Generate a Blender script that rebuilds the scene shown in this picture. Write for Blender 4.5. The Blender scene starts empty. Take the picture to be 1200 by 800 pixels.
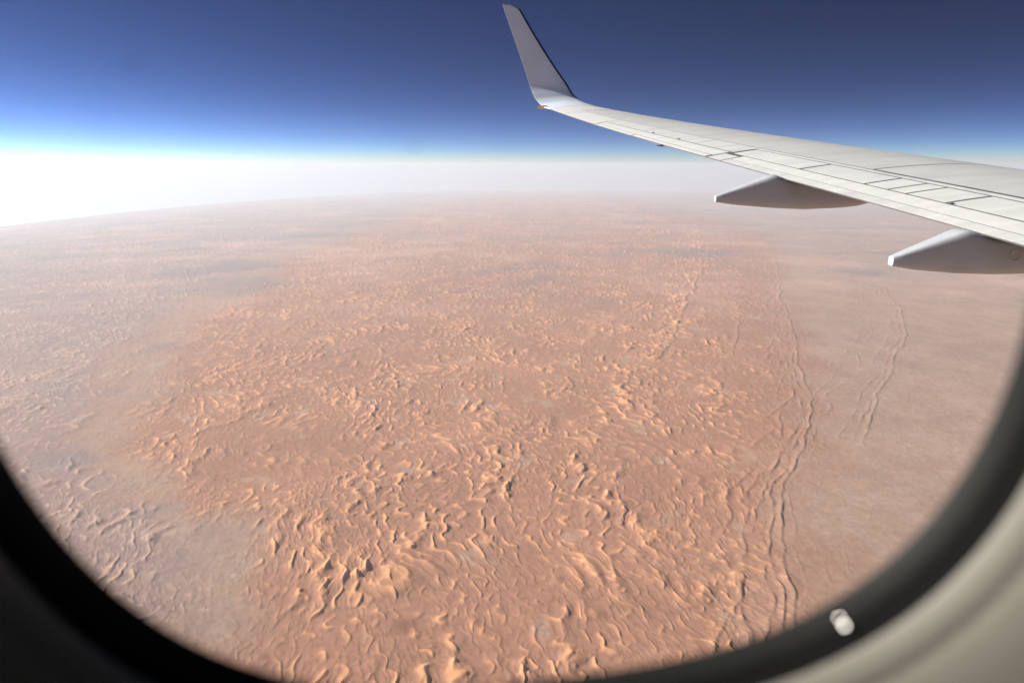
import bpy, bmesh, math
import numpy as np
from mathutils import Vector, Matrix

sc = bpy.context.scene
R = math.radians

# ------------------------------------------------------------------ camera
cam_data = bpy.data.cameras.new('camera')
cam = bpy.data.objects.new('camera', cam_data)
sc.collection.objects.link(cam)
cam.location = (0, 0, 0)
TILT = 1.25                                      # the aircraft flies banked by this much, camera and all
cam.rotation_euler = (R(90 - 15.7 + TILT), 0, 0) # looking out of the cabin window, tipped down
cam_data.lens = 24
cam_data.sensor_width = 36
cam_data.clip_start = 0.01
cam_data.clip_end = 2.0e6
cam_data.dof.use_dof = True
cam_data.dof.focus_distance = 60
cam_data.dof.aperture_fstop = 5.0
sc.camera = cam

# ------------------------------------------------------------------ light
SUN_EL, SUN_AZ = 27.0, 74.0                      # azimuth measured to the left of the view (towards -X from +Y)
sd = Vector((-math.sin(R(SUN_AZ)) * math.cos(R(SUN_EL)), math.cos(R(SUN_AZ)) * math.cos(R(SUN_EL)), math.sin(R(SUN_EL))))
sun_data = bpy.data.lights.new('sun', 'SUN')
sun_data.energy = 5.0
sun_data.angle = R(0.53)
sun_data.color = (1.0, 0.955, 0.89)
sun = bpy.data.objects.new('sun', sun_data)
sun.rotation_euler = sd.to_track_quat('Z', 'Y').to_euler()
sun.location = (-3, 4, 8)
sc.collection.objects.link(sun)

world = bpy.data.worlds.new('World')
sc.world = world
world.use_nodes = True
wn, wl = world.node_tree.nodes, world.node_tree.links
wn.clear()
tc = wn.new('ShaderNodeTexCoord')
off = wn.new('ShaderNodeVectorMath'); off.operation = 'ADD'
off.inputs[1].default_value = (0, 0, 0.004)     # the horizon seen from this height lies below eye level
nrm = wn.new('ShaderNodeVectorMath'); nrm.operation = 'NORMALIZE'
sky = wn.new('ShaderNodeTexSky')
sky.sky_type = 'NISHITA'
sky.sun_disc = False
sky.sun_elevation = R(SUN_EL)
sky.sun_rotation = R(-SUN_AZ)
sky.altitude = 1000
sky.air_density = 1.0
sky.dust_density = 1.0
sky.ozone_density = 3.0
bg = wn.new('ShaderNodeBackground')
bg.inputs[1].default_value = 0.05
wo = wn.new('ShaderNodeOutputWorld')
thin = wn.new('ShaderNodeVectorMath'); thin.operation = 'MULTIPLY'
thin.inputs[1].default_value = (1, 1, 4.6)      # and the air above thins out faster than it does from the ground
wl.new(tc.outputs['Generated'], thin.inputs[0])
wl.new(thin.outputs[0], off.inputs[0])
wl.new(off.outputs[0], nrm.inputs[0])
wl.new(nrm.outputs[0], sky.inputs[0])
gam = wn.new('ShaderNodeGamma'); gam.inputs[1].default_value = 2.15   # thin high air: deeper zenith
dim = wn.new('ShaderNodeVectorMath'); dim.operation = 'MULTIPLY'; dim.inputs[1].default_value = (0.178, 0.188, 0.190)
wl.new(sky.outputs[0], gam.inputs[0])
wl.new(gam.outputs[0], dim.inputs[0])
wl.new(dim.outputs[0], bg.inputs[0])
wl.new(bg.outputs[0], wo.inputs[0])

sc.view_settings.view_transform = 'Standard'
sc.view_settings.look = 'None'
sc.view_settings.exposure = 0.85
sc.view_settings.gamma = 1.0
sc.cycles.use_denoising = True
sc.cycles.volume_bounces = 4
sc.cycles.max_bounces = 8
sc.cycles.transparent_max_bounces = 12

# ------------------------------------------------------------------ helpers
def nodes_of(name):
    m = bpy.data.materials.new(name)
    m.use_nodes = True
    return m, m.node_tree.nodes, m.node_tree.links, m.node_tree.nodes['Principled BSDF']

def paint(name, col, rough=0.4, spec=0.5, grime=0.12, scale=3.0, stretch=(1, 1, 1), metal=0.0, bump=0.0, bscale=200.0, coat=0.0):
    """painted / moulded surface with uneven tone, roughness and fine relief"""
    m, n, l, p = nodes_of(name)
    t = n.new('ShaderNodeTexCoord')
    mp = n.new('ShaderNodeMapping'); mp.inputs['Scale'].default_value = stretch
    l.new(t.outputs['Object'], mp.inputs[0])
    a = n.new('ShaderNodeTexNoise'); a.inputs['Scale'].default_value = scale; a.inputs['Detail'].default_value = 6
    a.inputs['Roughness'].default_value = 0.65
    l.new(mp.outputs[0], a.inputs[0])
    r = n.new('ShaderNodeValToRGB')
    r.color_ramp.elements[0].position = 0.3; r.color_ramp.elements[1].position = 0.75
    r.color_ramp.elements[0].color = tuple(c * (1 - grime) for c in col) + (1,)
    r.color_ramp.elements[1].color = tuple(min(1, c * (1 + grime * .3)) for c in col) + (1,)
    l.new(a.outputs['Fac'], r.inputs[0]); l.new(r.outputs[0], p.inputs['Base Color'])
    q = n.new('ShaderNodeMapRange'); q.inputs['To Min'].default_value = rough * .85; q.inputs['To Max'].default_value = min(1, rough * 1.2)
    l.new(a.outputs['Fac'], q.inputs[0]); l.new(q.outputs[0], p.inputs['Roughness'])
    p.inputs['Specular IOR Level'].default_value = spec
    p.inputs['Metallic'].default_value = metal
    p.inputs['Coat Weight'].default_value = coat
    if bump:
        b = n.new('ShaderNodeTexNoise'); b.inputs['Scale'].default_value = bscale; b.inputs['Detail'].default_value = 3
        l.new(t.outputs['Object'], b.inputs[0])
        bp = n.new('ShaderNodeBump'); bp.inputs['Strength'].default_value = bump; bp.inputs['Distance'].default_value = 0.001
        l.new(b.outputs['Fac'], bp.inputs['Height']); l.new(bp.outputs[0], p.inputs['Normal'])
    return m

def mesh_obj(name, verts, faces, mat, parent=None, smooth=True):
    me = bpy.data.meshes.new(name)
    me.from_pydata([tuple(map(float, v)) for v in verts], [], faces)
    bm = bmesh.new(); bm.from_mesh(me); bmesh.ops.recalc_face_normals(bm, faces=bm.faces); bm.to_mesh(me); bm.free()
    me.materials.append(mat)
    if smooth:
        me.shade_smooth()
    o = bpy.data.objects.new(name, me)
    sc.collection.objects.link(o)
    o.parent = parent
    return o

def edge_split(o, ang=35):
    o.data.set_sharp_from_angle(angle=R(ang))

def loft(rings, closed=True, cap=True):
    n = len(rings[0]); v = [p for r in rings for p in r]; f = []
    for i in range(len(rings) - 1):
        for j in range(n if closed else n - 1):
            a, b = i * n + j, i * n + (j + 1) % n
            f.append((a, b, b + n, a + n))
    if cap and closed:
        f.append(tuple(range(n))[::-1]); f.append(tuple(range((len(rings) - 1) * n, len(rings) * n)))
    return v, f

def thing(name, label, cat, loc=(0, 0, 0)):
    o = bpy.data.objects.new(name, None)
    sc.collection.objects.link(o)
    o.location = loc
    o['label'] = label; o['category'] = cat
    o.empty_display_size = 0.2
    return o

# ------------------------------------------------------------------ desert floor: one curved sheet out past the horizon
ALT = 11000.0
def hash_perm(seed):
    r = np.random.RandomState(seed)
    p = r.permutation(512).astype(np.int32)
    a = r.rand(512).astype(np.float32) * 2 * np.pi
    return np.concatenate([p, p]), np.cos(a), np.sin(a)
_pc = {}
def pn(x, y, seed=0):
    """gradient noise, about -1..1"""
    if seed not in _pc: _pc[seed] = hash_perm(seed + 11)
    P, gx, gy = _pc[seed]
    x = x + 1000.37 + seed * 7.13; y = y + 1000.71 + seed * 3.7
    xf = np.floor(x); yf = np.floor(y)
    xi = xf.astype(np.int32) & 511; yi = yf.astype(np.int32) & 511
    u = (x - xf).astype(np.float32); v = (y - yf).astype(np.float32)
    def g(ix, iy, dx, dy):
        k = P[P[ix & 511] + (iy & 511)]
        return gx[k] * dx + gy[k] * dy
    su = u * u * u * (u * (u * 6 - 15) + 10); sv = v * v * v * (v * (v * 6 - 15) + 10)
    a = g(xi, yi, u, v); b = g(xi + 1, yi, u - 1, v); c = g(xi, yi + 1, u, v - 1); d = g(xi + 1, yi + 1, u - 1, v - 1)
    return ((a + (b - a) * su) * (1 - sv) + (c + (d - c) * su) * sv) * 1.5
def fbm(x, y, oct, seed, rough=0.5):
    s = 0; a = 1; t = 0
    for k in range(oct):
        s = s + a * pn(x * 2 ** k, y * 2 ** k, seed + k); t += a; a *= rough
    return s / t
def sstep(a, b, x):
    t = np.clip((x - a) / (b - a), 0, 1); return t * t * (3 - 2 * t)
def crest(ph, peak=0.7, sharp=2.1):
    """one dune per unit of phase: long windward slope up to a crisp brink, short slip face down"""
    t = ph - np.floor(ph)
    up = np.power(np.clip(t / peak, 0, 1), sharp)
    dn = np.clip(1 - (t - peak) / (1 - peak), 0, 1)
    dn = dn * dn * (3 - 2 * dn) * .4 + dn * .6
    return np.where(t < peak, up, dn)
def px(line, y):
    """x of a polyline given as (x, y) km pairs, at every y"""
    a = sorted(line, key=lambda p: p[1])
    return np.interp(y, [p[1] for p in a], [p[0] for p in a])

def fields(x, y):
    """height in metres and colour (r,g,b) of the desert at ground position x, y in km"""
    wx = x + .9 * pn(x / 5, y / 6, 1) + .20 * pn(x / 1.6, y / 2.2, 2) + .035 * pn(x / .40, y / .50, 3)
    wy = y + .9 * pn(x / 5, y / 6, 4) + .22 * pn(x / 1.4, y / 1.5, 5) + .055 * pn(x / .40, y / .40, 6)
    # ---- zones
    e1 = px([(5.0, 8), (5.8, 12.7), (6.8, 14.4), (7.4, 15.7), (8.0, 17.8), (8.8, 20.3), (10.0, 22.8), (11.9, 26.0), (14.1, 30.0), (15.7, 35.4), (18.4, 42.9), (23.1, 57.8), (28.5, 72.6), (37.0, 97.2), (46.7, 125.6)], y)
    e1 = e1 + .22 * pn(y / 3, y * 0 + 3, 20) + .10 * pn(y / 1.1, y * 0 + 9, 21)
    rough_edge = 1.6 * pn(x / 2.6, y / 3.4, 24) + .7 * pn(x / .9, y / 1.2, 25)
    dR = x - e1
    thin = sstep(-5.5, .8, dR + rough_edge + .02 * y)       # the dunes grow sparse towards the plain
    right = sstep(-1.0, 1.2, dR + .6 * rough_edge)          # the gravel plain
    vl = px([(-5.5, 8), (-7.4, 15.7), (-9.2, 17.8), (-12.8, 21.5), (-16.4, 26.0), (-18.5, 30.1), (-21.3, 37.1), (-24.6, 47.9), (-26.6, 59.9), (-30.6, 87.3), (-31.5, 141.7), (-30, 250)], y)
    vl = vl + 1.5 * pn(x / 7, y / 8, 22) + .9 * pn(x / 2.3, y / 2.6, 26) + .5 * pn(x / .8, y / 1.0, 28)
    dv = x - vl                                             # corridor of thin sand on the left
    vw = .7 + .034 * y
    valley = np.exp(-(dv / vw) ** 2)
    farleft = sstep(0, -vw * 1.4, dv)
    basin = np.exp(-(((x + 9.0 + .5 * pn(x / 2, y / 2, 27)) / 1.7) ** 2 + ((y - 18.2) / 2.2) ** 2) ** 1.5)
    mod = fbm(x / 5.5 + 3, y / 7, 3, 30)
    mod2 = fbm(x / 1.9, y / 2.4, 3, 34)
    sand = sstep(-.32, .22, mod + .55 * mod2 + .10)
    flat = np.clip(np.maximum(np.maximum(right * .97, valley * .80), basin), 0, 1)
    e3 = px([(3.4, 12), (3.7, 18.2), (4.2, 22.8), (5.1, 30.0), (6.9, 35.4), (10.4, 42.9), (15.0, 57.8), (20.6, 73.8), (25.1, 87.3), (34, 120)], y) + .35 * pn(y / 4, y * 0 + 2, 49)
    e4 = px([(5.0, 13), (6.6, 18.2), (7.6, 22.8), (9.6, 30.0), (12.1, 37.0), (14.7, 42.9), (19.8, 57.8), (25, 75)], y) + .45 * pn(y / 3, y * 0 + 6, 50)
    chain = np.exp(-((x - e3 + .5) / (.5 + .012 * y)) ** 2) * sstep(26, 34, y) + .8 * np.exp(-((x - e4 + .3) / .6) ** 2) * sstep(-.3, .3, pn(y / 2.6, y * 0 + 4, 51))
    between = sstep(-.3, .5, x - e3) * sstep(24, 40, y)
    amp = (.50 + .55 * sand) * (1 - flat) * (1 - .5 * thin) * (1 - .35 * between) + .55 * np.clip(chain, 0, 1) * (1 - flat)
    # ---- ranks of barchanoid dunes, brinks facing right and towards the viewer
    def rank(ang, lam, wav, seed, peak, sharp, ax=1.0):
        c_, s_ = math.cos(R(ang)), math.sin(R(ang))
        u = wx * c_ + wy * s_; v = -wx * s_ + wy * c_
        bow = wav * pn(u / (lam * 1.6), v / (lam * 1.9 * ax), seed) + .7 * wav * pn(u / (lam * 4), v / (lam * 5.5 * ax), seed + 1) + .16 * pn(u / (lam * 1.2), v / (lam * .7), seed + 3)
        r_ = crest(u / lam + bow, peak, sharp)
        gap = sstep(-.22, .30, pn(u / (lam * 1.05), v / (lam * 1.9 * ax), seed + 2) + .13)
        return r_ * gap
    r1 = rank(13, .33, .55, 100, .78, 2.4, .65)
    r1b = rank(17, .50, .55, 104, .78, 2.6, .6)
    r2 = rank(-26, .32, .5, 108, .76, 2.2, .8)
    r3 = rank(36, .24, .5, 112, .66, 1.9)
    wide = sstep(-.45, .25, pn(x / 2.6, y / 3.3, 120))
    z2 = .8 * sstep(.05, .55, pn(x / 2.2, y / 3.0, 121)); z3 = .8 * sstep(.15, .55, pn(x / 2.4, y / 2.6, 122))
    d1 = r1 * 42 * (1 - .4 * wide); d1b = r1b * 68 * wide
    d2 = r2 * 27 * z2; d3 = r3 * 18 * z3
    k = 6.0
    duo = k * np.log(np.exp(d1 / k) + np.exp(d1b / k) + np.exp(d2 / k) + np.exp(d3 / k)) - k * math.log(4)
    # compound star-dune masses with the smaller dunes riding on them
    b = rank(10, .95, .7, 124, .62, 2.8, .6) * sstep(-.05, .35, pn(x / 2.3, y / 2.7, 128) + .1)
    b2 = rank(-8, 1.6, .7, 130, .60, 3.2, .6) * sstep(.0, .4, pn(x / 4, y / 4, 134))
    h = amp * (duo * (.75 + .6 * b) + 62 * b + 50 * b2)
    # small ripple-like dunes everywhere on the sand
    rf = rank(24, .17, .5, 136, .68, 1.5)
    h = h + (2.5 + 7 * sand * (1 - flat) + 4 * thin * (1 - right)) * rf
    h = h * (1 - .1 * farleft)
    h = np.maximum(h, 0)
    # ---- narrow linear ridges running away along the edge of the plain
    def ridge(line_x, w, hh, seed, keep=.12):
        d = x - line_x + .07 * pn(x / .6, y / .7, seed)
        q = np.where(d < 0, np.clip(1 + d / (w * 1.6), 0, 1) ** 1.3, np.clip(1 - d / (w * .8), 0, 1))
        return q * hh * (keep + (1.1 - keep) * sstep(-.30, .45, pn(y / 1.3, x * 0 + seed, seed + 1)) * (.6 + .4 * pn(y / .33, x * 0 + seed, seed + 3)))
    e = lambda a, s_: a * pn(y / (2.2 + a), y * 0 + s_, s_)
    h = h + ridge(e1, .12, 50, 40, .35) + ridge(e1 - .28 + e(.25, 141), .10, 40, 44) + ridge(e1 - .62 + e(.4, 142), .10, 36, 48) + ridge(e1 - 1.05 + e(.6, 143), .12, 36, 52)
    h = h + ridge(e1 + .35 + e(.3, 144), .07, 14, 56) + ridge(e1 + .9 + e(.5, 145), .06, 10, 60) + ridge(e1 - 1.7 + e(.9, 146), .12, 30, 64)
    e2 = px([(14.5, 26), (16.2, 28.9), (18.8, 33.2), (21.5, 37.1), (26.9, 45.3), (31.2, 54.1), (35.5, 64.5), (40.1, 75.9)], y) + .2 * pn(y / 4, y * 0 + 5, 44)
    e2 = e2 + .12 * pn(y / 1.0, y * 0 + 5, 45)
    on2 = sstep(24, 29, y) * sstep(80, 60, y)
    h = h + (ridge(e2, .12, 44, 68, .4) + ridge(e2 - .40 + e(.3, 147), .10, 30, 72) + ridge(e2 - .95 + e(.4, 158), .10, 22, 73) + ridge(e2 - 2.2 + e(.5, 148), .10, 26, 76) + ridge(e2 - 3.1 + e(.5, 149), .10, 22, 80)) * on2
    on3 = sstep(32, 44, y)
    h = h + (ridge(e3, .20, 60, 84, .3) + ridge(e3 - .6 + e(.5, 150), .16, 46, 88) + ridge(e4, .15, 40, 89, .2) + ridge(e4 + .5 + e(.6, 157), .12, 26, 90)) * on3
    for k_, (off_, hh) in enumerate(((2.0, 8), (3.1, 6), (4.4, 7), (6.0, 6))):
        h = h + ridge(e1 + off_ + e(.8, 151 + k_), .05, hh, 92 + k_, 0.0) * sstep(14, 18, y)
    h = h + 30 * fbm(x / 9, y / 9, 4, 52) + right * 7 * fbm(x / 1.0, y / .8, 4, 56)
    # ---- colour of the sand, with the brightness of lit crests mixed in
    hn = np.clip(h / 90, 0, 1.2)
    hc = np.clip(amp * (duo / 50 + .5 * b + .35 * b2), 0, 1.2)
    tone = fbm(x / 3.0, y / 3.8, 4, 60)
    broad = fbm(x / 20, y / 30, 4, 65)
    fine = fbm(x / .30, y / .36, 3, 70, .65)
    mott = fbm(x / 1.3 + 5, y / 1.5, 4, 160, .6)
    def c3_(r, g, b): return np.stack([np.full_like(x, r), np.full_like(x, g), np.full_like(x, b)], -1)
    def mix(a, b, t): return a + (b - a) * t[..., None]
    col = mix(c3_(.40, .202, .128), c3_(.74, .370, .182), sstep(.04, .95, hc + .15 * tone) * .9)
    plain = mix(c3_(.405, .268, .195), c3_(.44, .305, .235), sstep(-.3, .5, mott + .4 * tone))
    plain = mix(plain, c3_(.33, .215, .155), sstep(.12, .5, -mott + .2 * broad) * .4)
    col = mix(col, plain, np.clip(sstep(-2.5, 3.5, dR + rough_edge) * .9, 0, 1))
    col = mix(col, mix(c3_(.42, .285, .205), c3_(.36, .27, .22), sstep(-.2, .4, mott)), np.clip(valley * .70, 0, 1))
    col = mix(col, c3_(.41, .285, .215), np.clip(basin * .8, 0, 1))
    col = mix(col, mix(c3_(.335, .235, .205), c3_(.52, .355, .275), sstep(.05, .8, hc)), np.clip(farleft * .85, 0, 1))
    mauve = sstep(.15, .5, fbm(x / 4.2 + 8, y / 4.6, 4, 165)) * (valley * .8 + farleft * .7)
    col = mix(col, c3_(.26, .205, .195), np.clip(mauve, 0, 1) * .65)
    clay = sstep(.24, .50, fbm(x / 1.5 + 9, y / 1.7, 3, 75) + .10 * tone) * sstep(.30, .08, hn) * (1 - .75 * right)
    col = mix(col, c3_(.45, .325, .240), clay * .6)
    salt = sstep(.50, .72, fbm(x / .7 + 4, y / .50, 3, 79)) * sstep(.35, .1, hn)
    col = mix(col, c3_(.60, .47, .38), salt * .6)
    # dark gravel tracts and paler pink tones, streaked in only far out
    far = sstep(40, 75, y)
    streak = fbm(x / 17 + 2, y / 13, 5, 84, .58)
    col = mix(col, c3_(.240, .180, .175), sstep(.10, .42, streak) * far * .75)
    col = mix(col, c3_(.58, .34, .27), sstep(.0, .4, -streak + .2 * broad) * far * .65)
    stretchy = fbm(x / 34, y / 11, 3, 90)
    col = mix(col, c3_(.25, .215, .22), sstep(.18, .5, stretchy) * sstep(70, 110, y) * .6)
    col = col * (1 + .20 * fine + .14 * tone + .10 * broad)[..., None]
    return h, np.clip(col, .02, .8)

def build_desert():
    # columns: close together across the view, far apart behind; rows: close together far out
    T = np.linspace(-1.02, 1.02, 1500)
    azd = np.arctan(T)
    rest = np.linspace(azd[-1], 2 * math.pi + azd[0], 98)[1:-1]
    az = np.concatenate([azd, rest])
    dip0 = 1.95
    yy = np.linspace(math.tan(R(46 - 14.45)), math.tan(R(2.1 - 14.45)), 640)
    dep = np.arctan(yy) + R(14.45)
    near = R(np.array([89.0, 82, 74, 66, 58, 52])) if False else np.radians([89.0, 82, 74, 66, 58, 52])
    dep = np.concatenate([near, dep])
    R0 = 2 * ALT / math.tan(R(dip0)) ** 2
    s = np.tan(dep)
    disc = np.maximum(s * s - 2 * ALT / R0, 0)
    r = (s - np.sqrt(disc)) * R0
    rh = ALT * 2 / math.tan(R(dip0))
    r = np.concatenate([r[r < rh * .97], rh * np.array([.975, .985, 1.0, 1.02, 1.05, 1.1])])
    A, RR = np.meshgrid(az, r)
    x = np.sin(A) * RR; y = np.cos(A) * RR
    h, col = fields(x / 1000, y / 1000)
    # the land falls away faster towards the left, where the horizon sits lower
    aa = np.degrees(np.where(A > math.pi, A - 2 * math.pi, A))
    dip = DIP(aa)
    curv = 2 * ALT / np.tan(np.radians(dip)) ** 2
    z = -ALT + h - RR * RR / (2 * curv)
    nr, nc = x.shape
    co = np.stack([x, y, z], -1).reshape(-1, 3)
    i = np.arange(nr - 1)[:, None] * nc; j = np.arange(nc)[None, :]; j2 = (j + 1) % nc
    q = np.stack([i + j, i + nc + j, i + nc + j2, i + j2], -1).reshape(-1, 4)
    q = q[:, ::-1]
    me = bpy.data.meshes.new('desert_ground')
    me.vertices.add(len(co) + 1); 
    co = np.vstack([co, [[0, 0, -ALT]]])
    me.vertices.foreach_set('co', co.astype(np.float32).ravel())
    tri = np.stack([np.full(nc, len(co) - 1), j2[0], j[0]], -1)
    nl = q.size + tri.size
    me.loops.add(nl)
    me.loops.foreach_set('vertex_index', np.concatenate([q.ravel(), tri.ravel()]).astype(np.int32))
    nf = len(q) + len(tri)
    me.polygons.add(nf)
    st = np.concatenate([np.arange(len(q)) * 4, q.size + np.arange(len(tri)) * 3]).astype(np.int32)
    me.polygons.foreach_set('loop_start', st)
    me.update(calc_edges=True); me.validate()
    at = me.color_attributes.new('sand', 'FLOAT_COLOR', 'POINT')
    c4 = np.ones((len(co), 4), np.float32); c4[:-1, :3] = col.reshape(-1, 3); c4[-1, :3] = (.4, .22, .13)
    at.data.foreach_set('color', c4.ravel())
    me.shade_smooth()
    m, n, l, p = nodes_of('desert_sand')
    v = n.new('ShaderNodeVertexColor'); v.layer_name = 'sand'
    g = n.new('ShaderNodeNewGeometry')
    mp = n.new('ShaderNodeMapping'); mp.inputs['Scale'].default_value = (1 / 110., 1 / 150., 1 / 300.)
    l.new(g.outputs['Position'], mp.inputs[0])
    nz = n.new('ShaderNodeTexNoise'); nz.inputs['Scale'].default_value = 1.0; nz.inputs['Detail'].default_value = 5; nz.inputs['Roughness'].default_value = .6
    l.new(mp.outputs[0], nz.inputs[0])
    mr = n.new('ShaderNodeMapRange'); mr.inputs['From Min'].default_value = .25; mr.inputs['From Max'].default_value = .75
    mr.inputs['To Min'].default_value = .88; mr.inputs['To Max'].default_value = 1.12
    l.new(nz.outputs['Fac'], mr.inputs[0])
    mx = n.new('ShaderNodeVectorMath'); mx.operation = 'SCALE'
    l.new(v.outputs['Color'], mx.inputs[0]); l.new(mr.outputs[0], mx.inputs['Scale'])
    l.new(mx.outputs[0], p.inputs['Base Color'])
    p.inputs['Roughness'].default_value = 1.0; p.inputs['Specular IOR Level'].default_value = 0.05
    bp = n.new('ShaderNodeBump'); bp.inputs['Strength'].default_value = .6; bp.inputs['Distance'].default_value = 14
    l.new(nz.outputs['Fac'], bp.inputs['Height']); l.new(bp.outputs[0], p.inputs['Normal'])
    me.materials.append(m)
    o = bpy.data.objects.new('desert_ground', me)
    sc.collection.objects.link(o)
    o['kind'] = 'structure'
    return o, co

def DIP(deg):
    """depth of the horizon below eye level, by bearing"""
    t = np.clip((-deg - 4) / 36, 0, 1.3)
    return 1.95 + 2.35 * t ** 1.6

ground, gco = build_desert()
zlow = float(gco[:, 2].min()); rmax = float(np.hypot(gco[:, 0], gco[:, 1]).max())

# ------------------------------------------------------------------ airliner wing
# plan: x forward, y outboard; trailing edge sweeps 17 degrees, leading edge 27 degrees
def xT(Y): return 0.66 + (16 - Y) * 0.30573
def xL(Y): return 1.63 + (16 - Y) * 0.5095
def zT(Y): return ((2.5415e-4 * Y - 6.25856e-3) * Y + 0.192313) * Y - 1.584828
def thick(q): return 0.6 * (0.2969 * q ** .5 - .126 * q - .3516 * q * q + .2843 * q ** 3 - .1036 * q ** 4)
def upper(Y, q, dz=0.0):
    c = xL(Y) - xT(Y)
    z = zT(Y) + .004 * c * (1 - q) + c * (thick(q) * .93 + .016 * 4 * q * (1 - q))
    return (xL(Y) - c * q, Y, z + dz)
def lower(Y, q, dz=0.0):
    c = xL(Y) - xT(Y)
    z = zT(Y) + .004 * c * (1 - q) - c * (thick(q) * .72 - .012 * 4 * q * (1 - q)) - .012 * q
    return (xL(Y) - c * q, Y, z + dz)

white = paint('white_wing_paint', (.70, .705, .675), rough=.42, spec=.45, grime=.22, scale=2.2, stretch=(.7, 3.0, 1), coat=.0)
white2 = paint('white_panel_paint', (.71, .715, .685), rough=.45, spec=.4, grime=.13, scale=3.1, stretch=(.7, 3.0, 1))
white3 = paint('spoiler_paint', (.68, .69, .66), rough=.48, spec=.4, grime=.15, scale=2.6, stretch=(.6, 2.5, 1))
grey = paint('shaded_front_skin_paint', (.57, .575, .555), rough=.5, spec=.4, grime=.14, scale=2.0, stretch=(.5, 2.0, 1))  # shade of the wing front towards the leading edge, put into this grey
dark = paint('dark_sealant', (.13, .125, .115), rough=.7, grime=.3)
winglet_m = paint('winglet_paint', (.70, .77, .85), rough=.38, spec=.5, grime=.07, scale=2.0)
metal = paint('brushed_metal', (.55, .55, .54), rough=.3, metal=1.0)
bare = paint('dark_metal_edge', (.30, .31, .33), rough=.28, metal=1.0, grime=.2)  # dark metal for the strip along the winglet's front edge
amber = paint('light_lens', (.42, .26, .17), rough=.25)

wing = thing('aircraft_wing', 'white swept airliner wing with upturned winglet seen beyond the cabin window', 'wing', (5.0, 2.0, zT(2.0)))
wing_origin = Vector(wing.location)
def wpart(name, v, f, mat, parent=wing, smooth=True, base=wing_origin):
    v = [tuple(Vector(p) - base) for p in v]
    return mesh_obj(name, v, f, mat, parent, smooth)

Ys = np.concatenate([np.linspace(2.0, 15.0, 60), np.linspace(15.1, 15.55, 6)])
qs = (1 - np.cos(np.linspace(0, math.pi / 2, 70)))
rings = []
for Y in Ys:
    up = [upper(Y, q, -.0012 * min(1, q * 12)) for q in qs]
    lo = [lower(Y, q) for q in qs[::-1]][:-1]
    rings.append(up + lo)
v, f = loft(rings)
core = wpart('wing_box', v, f, dark); edge_split(core, 50)

def plate(name, Y0, Y1, q0, q1, mat, gy=.02, gq=.005, t=.004, lift=0.0, ny=None, parent=wing, slant=0.0):
    """one skin panel following the aerofoil, with a gap all round it"""
    ny = ny or max(2, int((Y1 - Y0) / .35) + 1)
    nq = max(3, int((q1 - q0) / .014) + 2)
    yy = np.linspace(Y0 + gy, Y1 - gy, ny); qq = np.linspace(q0 + gq, q1 - gq, nq)
    if q0 == 0: qq = (1 - np.cos(np.linspace(0, 1, nq + 6) * math.acos(1 - (q1 - gq))))
    top, bot = [], []
    for Yv in yy:
        for q in qq:
            Yq = Yv + slant * (q - q0)
            top.append(upper(Yq, q, lift)); bot.append(upper(Yq, q, lift - t * min(1, .15 + q * 12)))
    ny, nq = len(yy), len(qq); N = ny * nq; F = []
    for i in range(ny - 1):
        for j in range(nq - 1):
            a = i * nq + j
            F.append((a, a + 1, a + nq + 1, a + nq)); F.append((N + a, N + a + nq, N + a + nq + 1, N + a + 1))
    rim = [j for j in range(nq)] + [i * nq + nq - 1 for i in range(1, ny)] + [(ny - 1) * nq + j for j in range(nq - 2, -1, -1)] + [i * nq for i in range(ny - 2, 0, -1)]
    for a, b in zip(rim, rim[1:] + rim[:1]): F.append((a, b, N + b, N + a))
    o = wpart(name, top + bot, F, mat, parent); edge_split(o, 40)
    return o

A1 = .690
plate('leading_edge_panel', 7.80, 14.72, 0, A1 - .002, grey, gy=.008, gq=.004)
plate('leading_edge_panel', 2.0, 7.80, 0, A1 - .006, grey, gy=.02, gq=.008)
plate('tip_panel', 14.72, 15.56, 0, 1.0, white2, gy=.004, gq=.002)
plate('rear_skin_panel', 13.22, 14.72, A1, 1.0, white2, gy=.008, gq=.003)
plate('rear_skin_panel', 9.54, 13.22, A1, .848, white, gy=.008, gq=.003)
ail = plate('aileron', 9.58, 13.20, .853, .955, white2, gy=.01, gq=.004)
plate('aileron_tab', 9.60, 11.75, .955, 1.0, white2, gy=.02, gq=.003)
plate('aileron_edge', 11.75, 13.20, .955, 1.0, white2, gy=.01, gq=.001)
plate('rear_skin_panel', 2.0, 9.54, A1, .722, white, gy=.01, gq=.004)
for a, b in [(8.24, 9.50), (7.31, 8.24), (7.02, 7.31), (6.81, 7.02), (6.39, 6.81), (5.45, 6.39), (4.5, 5.45), (3.5, 4.5), (2.4, 3.5)]:
    wide = .022 if (b - a) > .8 else .014
    plate('spoiler', a, b, .724, .868, white3, gy=wide, gq=.004)
plate('flap', 2.2, 9.24, .870, .950, white2, gy=.012, gq=.003)
plate('flap_edge', 2.2, 9.24, .950, 1.0, white, gy=.012, gq=.0015)
plate('rear_skin_panel', 9.24, 9.57, .89, 1.0, white, gy=.02, gq=.003)
# rivet-sized hinge fittings near the aileron and spoiler edges
for Y, q in [(11.62, .842), (10.88, .842), (6.35, .864)]:
    c = Vector(upper(Y, q, .006)); vv = []
    for k, rr in ((0, 0.016), (.006, .012)):
        vv.append([(c.x + rr * math.cos(t), c.y + rr * 2.2 * math.sin(t), c.z + k) for t in np.linspace(0, 2 * math.pi, 12, endpoint=False)])
    v, f = loft(vv); wpart('hinge_fitting', v, f, dark)

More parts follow.
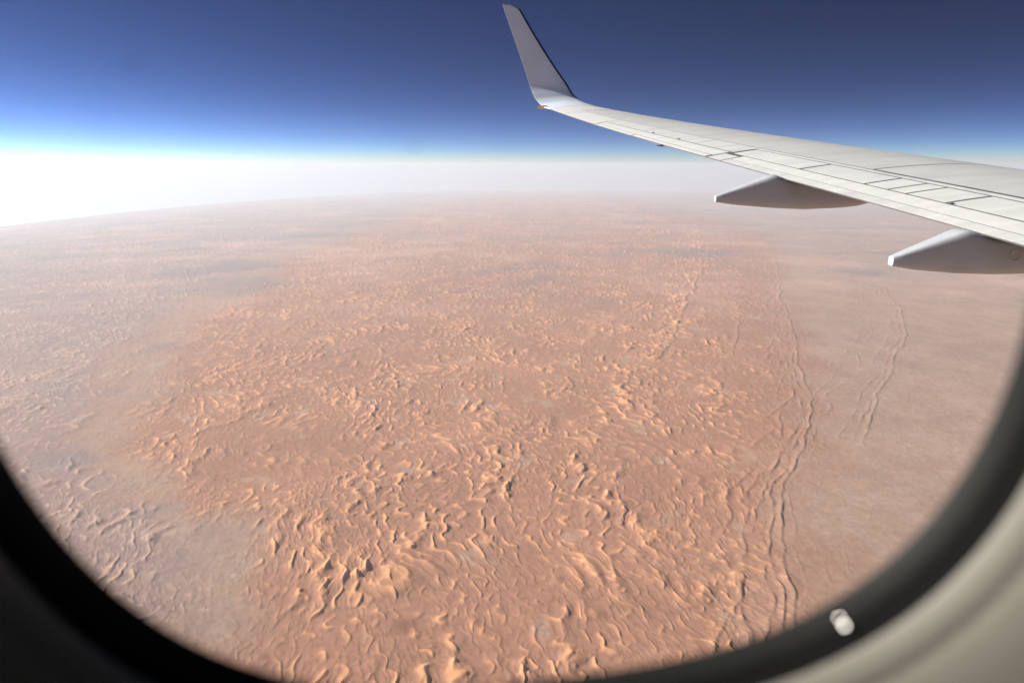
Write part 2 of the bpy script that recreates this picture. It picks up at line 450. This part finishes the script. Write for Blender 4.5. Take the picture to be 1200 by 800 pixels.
# blended winglet
K = [  # trailing-edge point, leading-edge point, thickness ratio
    ((xT(15.5), 15.5, zT(15.5)), (xL(15.5), 15.5, zT(15.5) + .008), .10),
    ((.700, 15.80, .893), (1.765, 15.78, .905), .10),
    ((.640, 16.02, .955), (1.62, 15.99, .975), .095),
    ((.555, 16.15, 1.055), (1.50, 16.13, 1.07), .09),
    ((.478, 16.23, 1.170), (1.375, 16.22, 1.18), .085),
    ((.403, 16.345, 1.388), (1.245, 16.34, 1.40), .08),
    ((.249, 16.46, 1.831), (.925, 16.455, 1.85), .08),
    ((.038, 16.59, 2.417), (.535, 16.59, 2.445), .08),
    ((-.177, 16.73, 3.015), (.22, 16.71, 2.96), .075),
    ((-.202, 16.755, 3.093), (.135, 16.73, 3.04), .05),
    ((-.214, 16.765, 3.125), (.00, 16.76, 3.11), .02)]
def cr(P, t):
    i = min(int(t), len(P) - 2); u = t - i
    a, b, c, d = P[max(i - 1, 0)], P[i], P[i + 1], P[min(i + 2, len(P) - 1)]
    a, b, c, d = map(lambda q: np.array(q, float), (a, b, c, d))
    return .5 * (2 * b + (c - a) * u + (2 * a - 5 * b + 4 * c - d) * u * u + (3 * b - a - 3 * c + d) * u ** 3)
def wsec(t):
    te, le, th = [cr([k[i] for k in K], t) for i in range(3)]
    a, b = max(t - .2, 0), min(t + .2, len(K) - 1)
    d = cr([k[0] for k in K], b) - cr([k[0] for k in K], a)
    nn = np.array([0, -d[2], d[1]]); nn = nn / np.linalg.norm(nn)
    return te, le, nn, th, np.linalg.norm(le - te)
rings = []
for t in np.linspace(0, len(K) - 1, 81):
    te, le, nn, th, c = wsec(t)
    w = min(1, max(0, (t - 0) / 3))
    up = [le + (te - le) * q + nn * c * (thick(q) * (.93 * (1 - w) + th * 11 * w) + .064 * q * (1 - q) * (1 - w)) for q in qs]
    lo = [le + (te - le) * q - nn * (c * thick(q) * (.72 * (1 - w) + th * 11 * w) + .010 * q) for q in qs[::-1]][:-1]
    rings.append(up + lo)
v, f = loft(rings)
wl_o = wpart('winglet', v, f, winglet_m); edge_split(wl_o, 50)
rings = []
for t in np.linspace(3.2, len(K) - 1.2, 40):
    te, le, nn, th, c = wsec(t); fw = (le - te) / c
    qe = (1 - np.cos(np.linspace(0, 1, 8) * math.acos(1 - min(.5, .060 / c))))
    k_ = 1.0
    up = [le + (te - le) * q + nn * (c * thick(q) * th * 11 + .003) + fw * .003 for q in qe[::-1]]
    lo = [le + (te - le) * q - nn * (c * thick(q) * th * 11 + .003) + fw * .003 for q in qe[1:]]
    rings.append(up + lo)
v, f = loft(rings)
wpart('leading_edge_strip', v, f, bare)
# tail position light under the winglet root
v, f = loft([[(.60 + dx, 15.93 + dy, zz) for dx, dy in ((-.03, -.05), (.17, -.16), (.17, .02), (-.03, .04))] for zz in (.862, .925)])
wpart('position_light', v, f, amber, smooth=False)
# static discharge bracket under the trailing edge
def wick(Y, l=.10):
    c = Vector((xT(Y) - .0, Y, zT(Y) - .018)); vv = []
    for k, rr in ((0.06, .012), (0, .016), (-l, .006)):
        vv.append([(c.x + k, c.y + rr * 3 * math.cos(t), c.z + rr * math.sin(t)) for t in np.linspace(0, 2 * math.pi, 8, endpoint=False)])
    v, f = loft(vv); wpart('static_wick', v, f, dark)
wick(10.75, .09)

def fairing(Yf, tops, bots, w):
    xs = np.linspace(bots[0][0], bots[-1][0], 44)
    rings = []
    for i, X in enumerate(xs):
        zt = np.interp(X, *zip(*tops)); zb = np.interp(X, *zip(*bots))
        u = (X - xs[0]) / (xs[-1] - xs[0])
        ww = w * min(1, .34 + 2.2 * u) * (1 - max(0, (u - .6) / .4) ** 2 * .9)
        if i == 0: ww *= .8
        zc = (zt + zb) / 2; hh = (zt - zb) / 2
        ring = []
        for t in np.linspace(0, 2 * math.pi, 28, endpoint=False):
            c_, s_ = math.cos(t), math.sin(t)
            e = .36 if s_ > 0 else .62
            ring.append((X, Yf + ww * np.sign(c_) * abs(c_) ** e * (1 if s_ < 0 else 1 - .10 * abs(s_)), zc + hh * np.sign(s_) * abs(s_) ** e))
        rings.append(ring)
    v, f = loft(rings)
    o = wpart('flap_track_fairing', v, f, fair_m); edge_split(o, 60)
    return o
fair_m = paint('fairing_paint', (.47, .50, .515), rough=.42, spec=.4, grime=.14, scale=2.4, stretch=(1, 1, 2))
# fairing caps and seams
f1 = fairing(8.1, [(2.365, -.515), (2.99, -.27), (3.08, -.305), (3.2, -.34), (4.7, -.36)],
             [(2.365, -.590), (2.59, -.622), (2.99, -.655), (3.39, -.672), (3.79, -.655), (4.0, -.632), (4.2, -.583), (4.7, -.40)], .15)
f2 = fairing(5.7, [(3.18, -.859), (3.72, -.63), (3.82, -.655), (3.95, -.70), (5.6, -.70)],
             [(3.18, -.940), (3.35, -.970), (3.69, -.999), (4.02, -1.006), (4.32, -.999), (4.9, -.93), (5.6, -.72)], .15)
cov = paint('cover_ring_paint', (.50, .49, .47), rough=.5)
for par, Yf, cx, cz, w in ((f1, 8.1, 3.20, -.455, .1525), (f2, 5.7, 4.10, -.83, .1525)):
    ring_o = []
    for k in range(28):
        t = 2 * math.pi * k / 28
        ring_o.append([(cx + (r_) * math.cos(t), Yf - w - e_, cz + r_ * math.sin(t)) for r_, e_ in ((.050, .0), (.050, .003), (.042, .003), (.042, .0))])
    v, f = loft(ring_o + ring_o[:1], cap=False)
    wpart('access_cover', v, f, cov, par)

# ------------------------------------------------------------------ cabin window
rubber = paint('black_window_rubber', (.008, .008, .008), rough=.9, spec=.08, grime=.2, scale=20)
gasket = paint('charcoal_gasket', (.015, .0155, .014), rough=.6, spec=.22, grime=.2, scale=14, bump=.15, bscale=300)
cream = paint('cream_cabin_plastic', (.225, .213, .175), rough=.6, spec=.4, grime=.06, scale=9, bump=.25, bscale=900)
liner = paint('cabin_liner', (.62, .59, .52), rough=.7, spec=.2, grime=.1, scale=2, bump=.3, bscale=400)

WC, WA, WB, WN, WR = (-.0100, -.0046), .1314, .1408, 2.75, .1398
WBT = .19                                   # the window is taller above its widest line
NS = 96
def contour(off=0.0, grow=0.0, Yp=.16):
    """window outline pushed outward by off metres, at depth Yp"""
    pts = []
    for k in range(NS):
        t = 2 * math.pi * k / NS
        c_, s_ = math.cos(t), math.sin(t)
        b_ = (WBT if s_ > 0 else WB)
        e = 2 / WN
        X = (WA + off) * np.sign(c_) * abs(c_) ** e; Z = (b_ + off) * np.sign(s_) * abs(s_) ** e
        cr_, sr_ = math.cos(WR), math.sin(WR)
        pts.append((WC[0] + X * cr_ - Z * sr_, Yp, WC[1] + X * sr_ + Z * cr_))
    return pts
win = thing('cabin_window', 'rounded cabin window with black rubber seal and cream plastic surround', 'window', (0, .16, -.15))
wb = Vector(win.location)
def ring_part(name, prof, mat):
    v, f = loft([contour(o_, 0, y_) for o_, y_ in prof] + [contour(prof[0][0], 0, prof[0][1])], cap=False)
    n = NS; k = len(prof)
    v = v[:k * n]; f = [tuple(i % (k * n) for i in q) for q in f]
    o = wpart(name, v, f, mat, win, True, wb); edge_split(o, 50)
    return o
ring_part('outer_gasket', [(.000, .1600), (.0008, .1575), (.0028, .1540), (.0042, .1528), (.013, .1535), (.013, .1650), (.0025, .1625)], gasket)
ring_part('rubber_seal', [(.0036, .1529), (.0045, .1505), (.0050, .1480), (.0070, .1462), (.014, .1462), (.014, .1532)], rubber)
ring_part('window_reveal', [(.0032, .1462), (.0034, .1448), (.0050, .1420), (.0072, .1395), (.0080, .1392), (.0086, .1382), (.0100, .1360), (.0150, .1315), (.0230, .1255), (.0340, .1190), (.052, .1115), (.075, .1050), (.090, .1020), (.100, .1010), (.100, .1050), (.085, .1090), (.030, .1280), (.0145, .1461)], cream)
# tiny metal discs added to throw a sun glint from the gasket
_c = contour(.0022, 0, .1547)
_k = min(range(NS), key=lambda k: abs(math.atan2(_c[k][2], _c[k][0]) - math.atan2(-.1195, .0865)))
_p = Vector(_c[_k]) + Vector((.0012, 0, -.0016))
_sl = Matrix.Rotation(R(-TILT), 3, 'X') @ sd
_n = (_sl - _p.normalized()).normalized()                     # turned so that it mirrors the sun into the cabin
_t = _n.orthogonal().normalized(); _u = _n.cross(_t)
glint = paint('glint_disc_metal', (.85, .84, .80), rough=.44, metal=1.0, grime=.0)
for dx, dy, dz, sc_ in ((-.0020, -.0009, .0031, .22), (-.0012, -.0024, .0019, .28)):
    v, f = loft([[tuple(_p + Vector((dx, dy, dz)) + _n * hh + (_t * math.cos(a) + _u * math.sin(a)) * rr * sc_) for a in np.linspace(0, 2 * math.pi, 16, endpoint=False)] for hh, rr in ((-.0012, .0019), (.0008, .0019), (.0011, .0015))])
    wpart('glint_disc', v, f, glint, win, False, wb)
# pane: clear sheet with a thin film of dirt
m, n, l, p = nodes_of('clear_acrylic')
n.remove(p); out = n['Material Output']
tr = n.new('ShaderNodeBsdfTransparent'); tr.inputs[0].default_value = (.985, .985, .985, 1)
gl = n.new('ShaderNodeBsdfGlossy'); gl.inputs['Roughness'].default_value = .03
fr = n.new('ShaderNodeFresnel'); fr.inputs[0].default_value = 1.45
mr = n.new('ShaderNodeMath'); mr.operation = 'MULTIPLY'; mr.inputs[1].default_value = .12
mx = n.new('ShaderNodeMixShader')
l.new(fr.outputs[0], mr.inputs[0]); l.new(mr.outputs[0], mx.inputs[0]); l.new(tr.outputs[0], mx.inputs[1]); l.new(gl.outputs[0], mx.inputs[2])
l.new(mx.outputs[0], out.inputs[0])
glass = m
c0 = contour(.006, 0, .1610); c1 = contour(.006, 0, .1635)
v, f = loft([c0, c1])
pane = wpart('window_pane', v, f, glass, win, False, wb)
# dirt on the outside of the pane
m, n, l, p = nodes_of('pane_dirt')
out = n['Material Output']
p.inputs['Base Color'].default_value = (.10, .075, .06, 1); p.inputs['Roughness'].default_value = .9
nz = n.new('ShaderNodeTexNoise'); nz.inputs['Scale'].default_value = 900
mr = n.new('ShaderNodeMapRange'); mr.inputs['To Min'].default_value = 0.4; mr.inputs['To Max'].default_value = .85
l.new(nz.outputs['Fac'], mr.inputs[0]); l.new(mr.outputs[0], p.inputs['Alpha'])
dirt = m
def speck(X, Z, a, b, rot=0.0):
    v = []
    for y_ in (.1637, .1639):
        for k in range(14):
            t = 2 * math.pi * k / 14
            rr = 1 + .25 * math.sin(3 * t + a * 9000)
            u, w = a * math.cos(t) * rr, b * math.sin(t) * rr
            v.append((X + u * math.cos(rot) - w * math.sin(rot), y_, Z + u * math.sin(rot) + w * math.cos(rot)))
    f = [tuple(range(14)), tuple(range(14, 28))] + [(k, (k + 1) % 14, 14 + (k + 1) % 14, 14 + k) for k in range(14)]
    wpart('dirt_speck', v, f, dirt, pane, False, wb)
def at_pane(ix, iy):                    # where on the pane a mark seen at that fraction of the view sits
    a, b = (ix - .5) * 1.5, (.5 - iy) * 1.0
    P_ = R(15.7); r_ = (a, math.cos(P_) + b * math.sin(P_), -math.sin(P_) + b * math.cos(P_))
    return r_[0] / r_[1] * .1638, r_[2] / r_[1] * .1638

# ------------------------------------------------------------------ cabin shell around the camera
# side wall with the window cut out of it, ceiling, floor and the far side
def shell():
    prof = [(.105, .0)]
    def wall_y(z):                         # the side wall leans in towards the ceiling
        return .104 - .10 * max(0, z - .25) ** 1.3 - .03 * max(0, -z - .3)
    hole = contour(.098, 0, .106)
    N = len(hole); cx, cz = WC
    verts = list(hole); faces = []
    layers = [1.6, 2.6, 4.5, 8.0]
    X0, X1, Z0, Z1 = -3.0, 3.0, -1.2, 1.1
    for s_ in (1.5, 3.0, 1e9):
        for (x_, y_, z_) in hole:
            X = min(max(cx + (x_ - cx) * s_, X0), X1); Z = min(max(cz + (z_ - cz) * s_, Z0), Z1)
            if s_ > 1e6:
                d = Vector((x_ - cx, z_ - cz)); k = min((X1 if d.x > 0 else -X0) / max(abs(d.x), 1e-6), (Z1 if d.y > 0 else -Z0) / max(abs(d.y), 1e-6))
                X, Z = d.x * k, d.y * k
                X = min(max(X, X0), X1); Z = min(max(Z, Z0), Z1)
            verts.append((X, .106, Z))
    for k in range(3):
        for j in range(N):
            a, b = k * N + j, k * N + (j + 1) % N
            faces.append((a, b, b + N, a + N))
    o = mesh_obj('cabin_wall', verts, faces, liner, None, False)
    o['kind'] = 'structure'
    md = o.modifiers.new('thickness', 'SOLIDIFY'); md.thickness = .02; md.offset = 0
    def slab(name, p0, p1):
        (a, b, c), (d, e, g) = p0, p1
        v = [(x, y, z) for z in (c, g) for x, y in ((a, b), (d, b), (d, e), (a, e))]
        f = [(0, 1, 2, 3), (4, 5, 6, 7), (0, 1, 5, 4), (1, 2, 6, 5), (2, 3, 7, 6), (3, 0, 4, 7)]
        q = mesh_obj(name, v, f, liner, None, False); q['kind'] = 'structure'
    slab('cabin_ceiling', (-3.05, -3.3, 1.09), (3.05, .15, 1.15))
    slab('cabin_floor', (-3.05, -3.3, -1.25), (3.05, .15, -1.19))
    slab('cabin_far_wall', (-3.05, -3.3, -1.19), (3.05, -3.25, -.20))       # below the unseen far windows, added to let daylight in
    slab('cabin_far_wall', (-3.05, -3.3, .20), (3.05, -3.25, 1.09))         # above them
    for k in range(13):                                                      # and between them
        slab('cabin_far_wall', (-3.05 + .5 * k - .08, -3.299, -.20), (-3.05 + .5 * k + .08, -3.251, .20))
    slab('cabin_bulkhead', (-3.05, -3.25, -1.19), (-3.0, .095, 1.09))
    slab('cabin_bulkhead', (3.0, -3.25, -1.19), (3.05, .095, 1.09))
shell()
for ix, iy, a, b, r_ in ((.405, .213, .0005, .0005, 0), (.396, .917, .0034, .0009, .12), (.130, .093, .0006, .0006, 0), (.100, .345, .0004, .0004, 0)):
    X, Z = at_pane(ix, iy); speck(X, Z, a, b, r_)

# the aircraft and everything in it shares the bank
B = Matrix.Rotation(R(TILT), 4, 'X')
for o in list(sc.objects):
    if o.parent is None and o.name.split('.')[0] in ('aircraft_wing', 'cabin_window', 'cabin_wall', 'cabin_ceiling', 'cabin_floor', 'cabin_far_wall', 'cabin_bulkhead'):
        o.matrix_world = B @ Matrix.Translation(o.location)
# ------------------------------------------------------------------ haze
m = bpy.data.materials.new('haze_air'); m.use_nodes = True
n, l = m.node_tree.nodes, m.node_tree.links
n.remove(n['Principled BSDF'])
pv = n.new('ShaderNodeVolumePrincipled')
pv.inputs['Color'].default_value = (.82, .91, 1.0, 1)
pv.inputs['Density'].default_value = 4.6e-6
pv.inputs['Anisotropy'].default_value = .22
l.new(pv.outputs[0], n['Material Output'].inputs['Volume'])
HT = 1600.0
v = [(x, y, z) for z in (zlow - 1, HT) for x, y in ((-rmax - 50, -rmax - 50), (rmax + 50, -rmax - 50), (rmax + 50, rmax + 50), (-rmax - 50, rmax + 50))]
f = [(0, 3, 2, 1), (4, 5, 6, 7), (0, 1, 5, 4), (1, 2, 6, 5), (2, 3, 7, 6), (3, 0, 4, 7)]
hz = mesh_obj('haze', v, f, m, None, False)
hz['kind'] = 'stuff'
